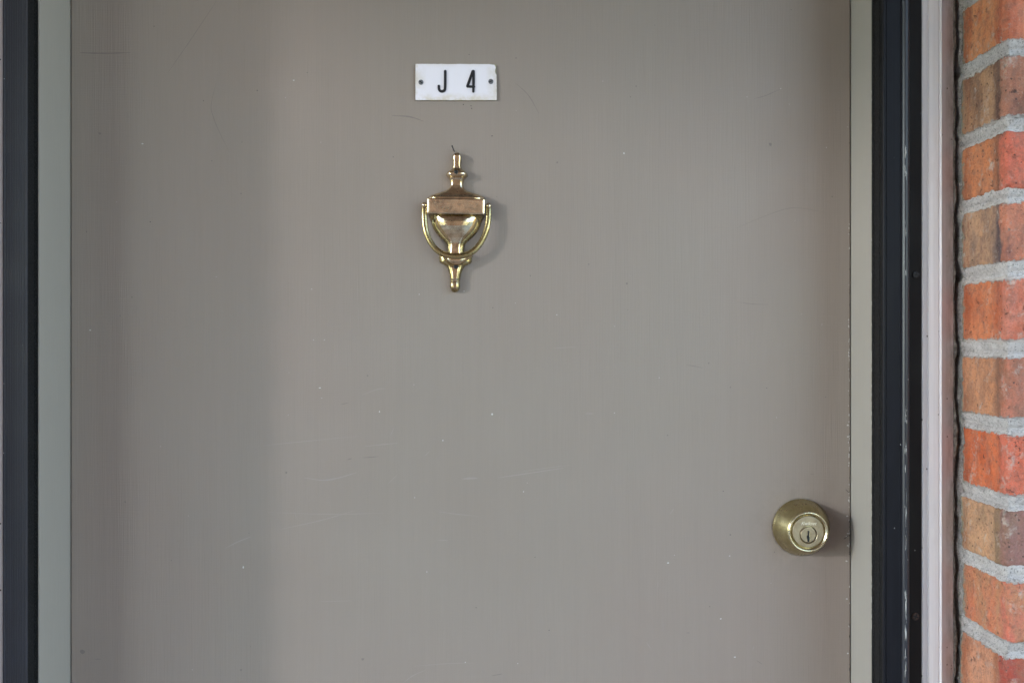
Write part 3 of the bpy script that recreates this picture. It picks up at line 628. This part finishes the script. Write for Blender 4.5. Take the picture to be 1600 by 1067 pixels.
# paint scratched off the bead: bare metal shows
def bead_flakes(seed, ranges, mat, off, wr, hr, cnt, parent=storm, bx=None, by=None):
    bm = bmesh.new(); r = random.Random(seed)
    for _ in range(cnt):
        a, b = r.choice(ranges); z = Z(r.uniform(a, b), FD); th = R(r.uniform(*wr)); h = hr[0] + (hr[1] - hr[0]) * r.random() ** 3
        ww = r.uniform(0.15, 0.75)
        for k in range(1):
            ths = [th - R(5 * ww), th, th + R(5 * ww)]
            col = []
            for zz, sc in ((z + h, 0.35), (z + h * 0.4, 1.0), (z - h * 0.5, 0.8), (z - h, 0.3)):
                row = []
                for q in (-1, 0, 1):
                    t = th + R(5 * ww * sc * q * r.uniform(0.6, 1.2))
                    row.append(bm.verts.new((x1 + R0 - (R0 + off) * math.cos(t), -(FD + 0.0004 + (R0 * 0.9 + off) * math.sin(t)) + JD, zz)))
                col.append(row)
            for u, v in zip(col, col[1:]):
                for q in range(2): bm.faces.new((u[q], u[q + 1], v[q + 1], v[q]))
    bmesh.ops.recalc_face_normals(bm, faces=bm.faces)
    o = obj('bare_scratches', bm, mat, parent); o['kind'] = 'stuff'
bead_flakes(3, [(232, 246), (264, 282), (340, 440), (632, 662), (695, 706), (720, 790), (780, 860), (925, 975), (925, 975), (985, 1000), (1010, 1050)], M['scuff_bare'] if 'scuff_bare' in M else M['chip'], 0.00015, (66, 92), (0.0003, 0.0080), 105)
# left side: hinge leaf with ribbed front; its inner side carries dark pile
LD = 0.0945; lx = X(42.5, LD)
sgrid('weatherstrip', [(-0.5195, JD + .0004), (-0.5222, JD + .0004), (-0.5224, JD + .0014), (-0.5212, JD + .0016), (-0.5212, JD + .0022), (lx - 0.0006, JD + .0026), (lx - 0.0006, LD - 0.0016)], M['pile'])
lp = [(lx - 0.0006, LD - 0.0018), (lx, LD - 0.0012), (lx - 0.0004, LD)]
nr = 9; xe = X(8, LD)
for k in range(nr):
    a = lx - 0.001 + (xe - lx + 0.001) * k / nr; b = lx - 0.001 + (xe - lx + 0.001) * (k + 0.72) / nr; c = lx - 0.001 + (xe - lx + 0.001) * (k + 0.86) / nr
    lp += [(a, LD), (b, LD), (c, LD - 0.0005)]
lp += [(xe, LD), (xe - 0.0003, LD + 0.0006), (xe - 0.0022, LD + 0.0006), (xe - 0.0025, LD - 0.002), (xe - 0.0025, 0.0885)]
sgrid('stile', lp, M['alu_rib'])
bm = bmesh.new(); box(bm, JL - 0.001, JR + 0.001, -FD + JD, -0.0780 + JD, DTOP + 0.006, DTOP + 0.03, 0.001); obj('head_rail', bm, M['alu'], storm)
# pale chips along the inner lip of the strike side
bm = bmesh.new(); r = random.Random(8)
for _ in range(90):
    z = Z(r.choice([r.uniform(0, 1067), r.uniform(560, 1000)]), JD); h = r.uniform(0.0004, 0.0022) * r.choice([0.6, 1, 1.6]); xx = JR - 0.0003 - 0.0027
    vs = [bm.verts.new((xx - 0.0006 * r.uniform(0.3, 1), 0 - 0.0009, z + s * h)) for s in (-1, 1)] + [bm.verts.new((xx + 0.0004, -0.0011, z + s * h * 0.7)) for s in (1, -1)]
    bm.faces.new(vs)
bmesh.ops.recalc_face_normals(bm, faces=bm.faces); o = obj('lip_chips', bm, M['chip'], storm); o['kind'] = 'stuff'

# ------------------------------------------------------------------ brick wall with its reveal beside the door
WX, WY0, WY1 = 0.4890, -0.0790, -0.1820                  # reveal plane, back and front of the reveal
wall = thing('brick_wall', 'weathered red and tan brick wall corner with pale mortar beside the casing', 'wall', (WX, WY1, 0))
# bed joints measured down the photograph, bottom of the frame to the top
near = [80, 200, 306, 424, 546, 664, 787, 901, 1014]; farj = [112, 221, 324, 428, 546, 655, 764, 860, 973]
sn, sf = 0.182, 0.079
jz = [0.5 * (Z(a, sn) + Z(b, sf)) for a, b in zip(near, farj)]
PITCH = (jz[0] - jz[-1]) / 8
while jz[0] < 2.62: jz.insert(0, jz[0] + PITCH)
while jz[-1] > 0.0: jz.append(jz[-1] - PITCH)
kseen = min(range(len(jz)), key=lambda i: abs(jz[i] - 0.5 * (Z(80, sn) + Z(112, sf))))
JT = 0.0125                                               # joint thickness
def round_brick(lx_, ly_, lz_, cell, rad_, seed, rough=0.0012, groove=False):
    """brick with worn arrises: x 0..lx, y 0..ly (y = 0 is the street face), z centred"""
    bm = bmesh.new()
    nx, ny, nz = max(2, int(lx_ / cell)), max(2, int(ly_ / cell)), max(2, int(lz_ / cell)); vm = {}
    def V(i, j, k):
        if (i, j, k) in vm: return vm[(i, j, k)]
        p = Vector((lx_ * i / nx, ly_ * j / ny, -lz_ / 2 + lz_ * k / nz))
        r = rad_ * (1 + 0.7 * noise.noise(p * 55 + Vector((seed, 0, seed * 2))) + 4.5 * max(0.0, noise.noise(p * 85 + Vector((seed * 5, 2, 1))) - 0.18))
        q = Vector((min(max(p.x, r), lx_ - r), min(max(p.y, r), ly_ - r), min(max(p.z, -lz_ / 2 + r), lz_ / 2 - r)))
        dv = p - q
        if dv.length > 1e-7:
            nrm = dv.normalized(); p = q + nrm * min(r, dv.length if (dv.length < r) else r)
            p += nrm * rough * (noise.noise(p * 130 + Vector((seed * 3, 1, 2))) * 1.2 + noise.noise(p * 420 + Vector((seed, 5, 2))) * 0.6 + noise.noise(p * 28 + Vector((seed, 3, 9))) * 1.0)
            if groove and i == 0:
                gz = 0.008 - 0.10 * max(0, p.y - 0.055) + 0.0012 * noise.noise((p.y * 200, 0, 0)); fade = min(1, max(0, (p.y - 0.035) / 0.02))
                p.x += 0.0030 * fade * math.exp(-((p.z - gz) / 0.0018) ** 2)
        vm[(i, j, k)] = bm.verts.new(p); return vm[(i, j, k)]
    def quad(a, b, c, d): bm.faces.new((V(*a), V(*b), V(*c), V(*d)))
    for i in range(nx):
        for k in range(nz): quad((i, 0, k), (i + 1, 0, k), (i + 1, 0, k + 1), (i, 0, k + 1)); quad((i, ny, k), (i, ny, k + 1), (i + 1, ny, k + 1), (i + 1, ny, k))
    for j in range(ny):
        for k in range(nz): quad((0, j, k), (0, j, k + 1), (0, j + 1, k + 1), (0, j + 1, k)); quad((nx, j, k), (nx, j + 1, k), (nx, j + 1, k + 1), (nx, j, k + 1))
    for i in range(nx):
        for j in range(ny): quad((i, j, 0), (i, j + 1, 0), (i + 1, j + 1, 0), (i + 1, j, 0)); quad((i, j, nz), (i + 1, j, nz), (i + 1, j + 1, nz), (i, j + 1, nz))
    me = bpy.data.meshes.new('brick'); bm.normal_update(); bm.to_mesh(me); bm.free(); me.materials.append(M['brick'])
    for p in me.polygons: p.use_smooth = True
    return me
ORANGE, TAN, RED, PINK, PURPLE, BROWN, DARK = (0.43, 0.175, 0.075), (0.37, 0.235, 0.135), (0.40, 0.105, 0.045), (0.42, 0.19, 0.135), (0.15, 0.105, 0.10), (0.25, 0.13, 0.08), (0.07, 0.05, 0.05)
# (reveal side, street side, stain) for the courses in the photograph, top one first
SEEN = [((0.47, 0.215, 0.10), (0.47, 0.20, 0.13), (0.40, 0.085, 0.045)), ((0.34, 0.215, 0.125), (0.33, 0.185, 0.14), (0.12, 0.065, 0.055)), ((0.43, 0.18, 0.085), (0.47, 0.155, 0.115), (0.26, 0.11, 0.07)),
        ((0.37, 0.24, 0.145), (0.42, 0.20, 0.14), (0.10, 0.075, 0.085)), ((0.45, 0.17, 0.08), (0.46, 0.20, 0.155), (0.42, 0.10, 0.05)), ((0.42, 0.215, 0.115), (0.43, 0.20, 0.155), (0.25, 0.12, 0.08)),
        ((0.49, 0.145, 0.06), (0.48, 0.16, 0.115), (0.42, 0.08, 0.035)), ((0.42, 0.26, 0.145), (0.22, 0.145, 0.145), (0.27, 0.175, 0.11)), ((0.45, 0.165, 0.09), (0.46, 0.17, 0.13), (0.47, 0.24, 0.13)), ((0.46, 0.235, 0.14), (0.30, 0.075, 0.06), (0.40, 0.15, 0.08))]
rnd = random.Random(21)
BH = PITCH - JT; BL = 0.203 - JT * 0.6; BW = 0.092; BD = 0.100
shared = {}
def add_brick(x, z, ln, h, tints, seed, fine, depth=BD):
    if fine: me = round_brick(ln, depth, h, 0.0032, 0.0034, seed, groove=(seed == 104))
    else:
        key = (round(ln, 3), depth)
        if key not in shared: shared[key] = round_brick(ln, depth, BH, 0.03, 0.003, 3, 0.0004)
        me = shared[key]
    o = bpy.data.objects.new('brick', me); C.objects.link(o); o.parent = wall
    o.location = (x - WX + rnd.uniform(-0.0012, 0.0012), rnd.uniform(-0.0012, 0.0012), z)
    o['tint_side'], o['tint_front'], o['tint_stain'] = tints
    return o
def rand_tints():
    a = rnd.choice([ORANGE, TAN, RED, PINK, BROWN, ORANGE]); b = rnd.choice([ORANGE, PINK, RED, BROWN, PINK]); return (a, b, rnd.choice([PURPLE, BROWN, RED, DARK]))
for i in range(len(jz) - 1):
    ztop, zbot = jz[i], jz[i + 1]; zc = (ztop + zbot) / 2; h = ztop - zbot - JT
    seen_i = i - kseen + 1
    inv = 0 <= seen_i < len(SEEN)
    if zc > 2.58 or zc < 0.03: continue
    first = BL if i % 2 else BW
    tints = SEEN[seen_i] if inv else rand_tints()
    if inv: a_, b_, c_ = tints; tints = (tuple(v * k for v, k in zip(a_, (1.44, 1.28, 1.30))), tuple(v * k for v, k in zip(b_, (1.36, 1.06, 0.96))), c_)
    add_brick(WX, zc, first, h, tints, 100 + seen_i, inv)
    x = WX + first + JT
    while x < 1.18:
        near_frame = inv and x < WX + 0.2
        add_brick(x, zc, BL, h if near_frame else BH, rand_tints(), 300 + i, near_frame); x += BL + JT
    xl = -0.6000
    x = xl - (BL if i % 2 else BW)
    add_brick(x, zc, BL if i % 2 else BW, h, rand_tints(), 0, False)
    while x > -1.18:
        x -= BL + JT; add_brick(x, zc, BL, h, rand_tints(), 0, False)
    if zc - h / 2 > 2.11:
        x = xl + JT + (0 if i % 2 else -0.0)
        while x + BL < WX - 0.005: add_brick(x, zc, BL, h, rand_tints(), 0, False); x += BL + JT
# mortar: backing mass, then tooled bed joints wrapping the corner
bm = bmesh.new()
box(bm, 0.0045, 1.22 - WX, 0.0045, 0.24, 0.0, 2.62); box(bm, -1.22 - WX, -0.6045 - WX, 0.0045, 0.24, 0.0, 2.62); box(bm, -0.6 - WX, 0.0, 0.0045, 0.12, 2.112, 2.62)
obj('mortar_bed', bm, M['mortar'], wall)
def path_pt(s):
    """distance along the joint: reveal first (back to front), round the corner, then along the street face; returns (x, y, nx, ny) in wall space"""
    ln = (WY0 - WY1) - 0.004
    if s < ln: return (0.0, (WY0 - WY1) - s, -1.0, 0.0)
    a = (s - ln) / 0.0063
    if a < 1: a *= math.pi / 2; return (0.004 - 0.004 * math.cos(a), 0.004 - 0.004 * math.sin(a), -math.cos(a), -math.sin(a))
    return (0.004 + (s - ln - 0.0063), 0.0, 0.0, -1.0)
for i, z in enumerate(jz):
    seen_i = i - kseen
    inv = -1 <= seen_i <= 10
    if z < 0.02 or z > 2.6: continue
    stp = 0.0018 if inv else 0.02; nv = 15 if inv else 5; half = JT / 2 + 0.0026
    smax = 0.26 if inv else 0.7
    def f(a, b, z=z, seen_i=seen_i):
        s = a * stp; x, y, nx_, ny_ = path_pt(s); v = -1 + 2 * b / (nv - 1); zz = v * half
        e = abs(zz) / (JT / 2)
        rec = 0.0007 + 0.0014 * max(0, 1 - e * e) + 0.0030 * math.exp(-((zz + 0.0018 + 0.0014 * noise.noise((s * 40, 9.1, seen_i))) / 0.0015) ** 2)
        nz1 = noise.noise((s * 45, zz * 60, seen_i * 3.7)); nz2 = noise.noise((s * 190, zz * 190, seen_i * 1.9)); nz3 = noise.noise((s * 520, zz * 520, seen_i))
        rec -= 0.0013 * nz1 + 0.0014 * nz2 + 0.0014 * nz3
        if abs(v) > 0.9: rec += 0.004
        zz += 0.0014 * noise.noise((s * 30, 3.3, seen_i * 5.1)) + v * (0.0022 * noise.noise((s * 62, 5.5 * (1 if v > 0 else -1), seen_i * 2.7)) + 0.0016 * noise.noise((s * 260, 2.5 * (1 if v > 0 else -1), seen_i * 2.1)))
        return (x - nx_ * rec, y - ny_ * rec, z + zz)
    me = grid(int(smax / stp), nv, f)
    o = obj('mortar_joint', me, M['mortar'], wall, None, True)
# mortar bead between the reveal and the casing, broken along the crack
def bead_edges(z):
    hole = math.exp(-((z - Z(113, .08)) / 0.0075) ** 2) * 7.5 + math.exp(-((z - Z(432, .08)) / 0.006) ** 2) * 6.0
    a = 1497.0 + cw(z) + 3.4 * fb(z, 9.0) + hole; b = 1506.0 + 3.0 * fb(z, 17.0) + hole * 0.6
    return (X(a, .080) - WX, max(X(b, .080), X(a + 1.4, .08)) - WX + 0.0008)
o = torn('mortar_bead', None, 0.0815, bead_edges, M['mortar'], wall, thick=0.02, yoff=-WY1)
bm = bmesh.new(); box(bm, 0.4802, 0.4935, -0.052, 0.05, 0.0, 2.1); bmesh.ops.translate(bm, verts=bm.verts, vec=(-WX, -WY1, 0)); obj('crack_backing', bm, M['void'], wall)
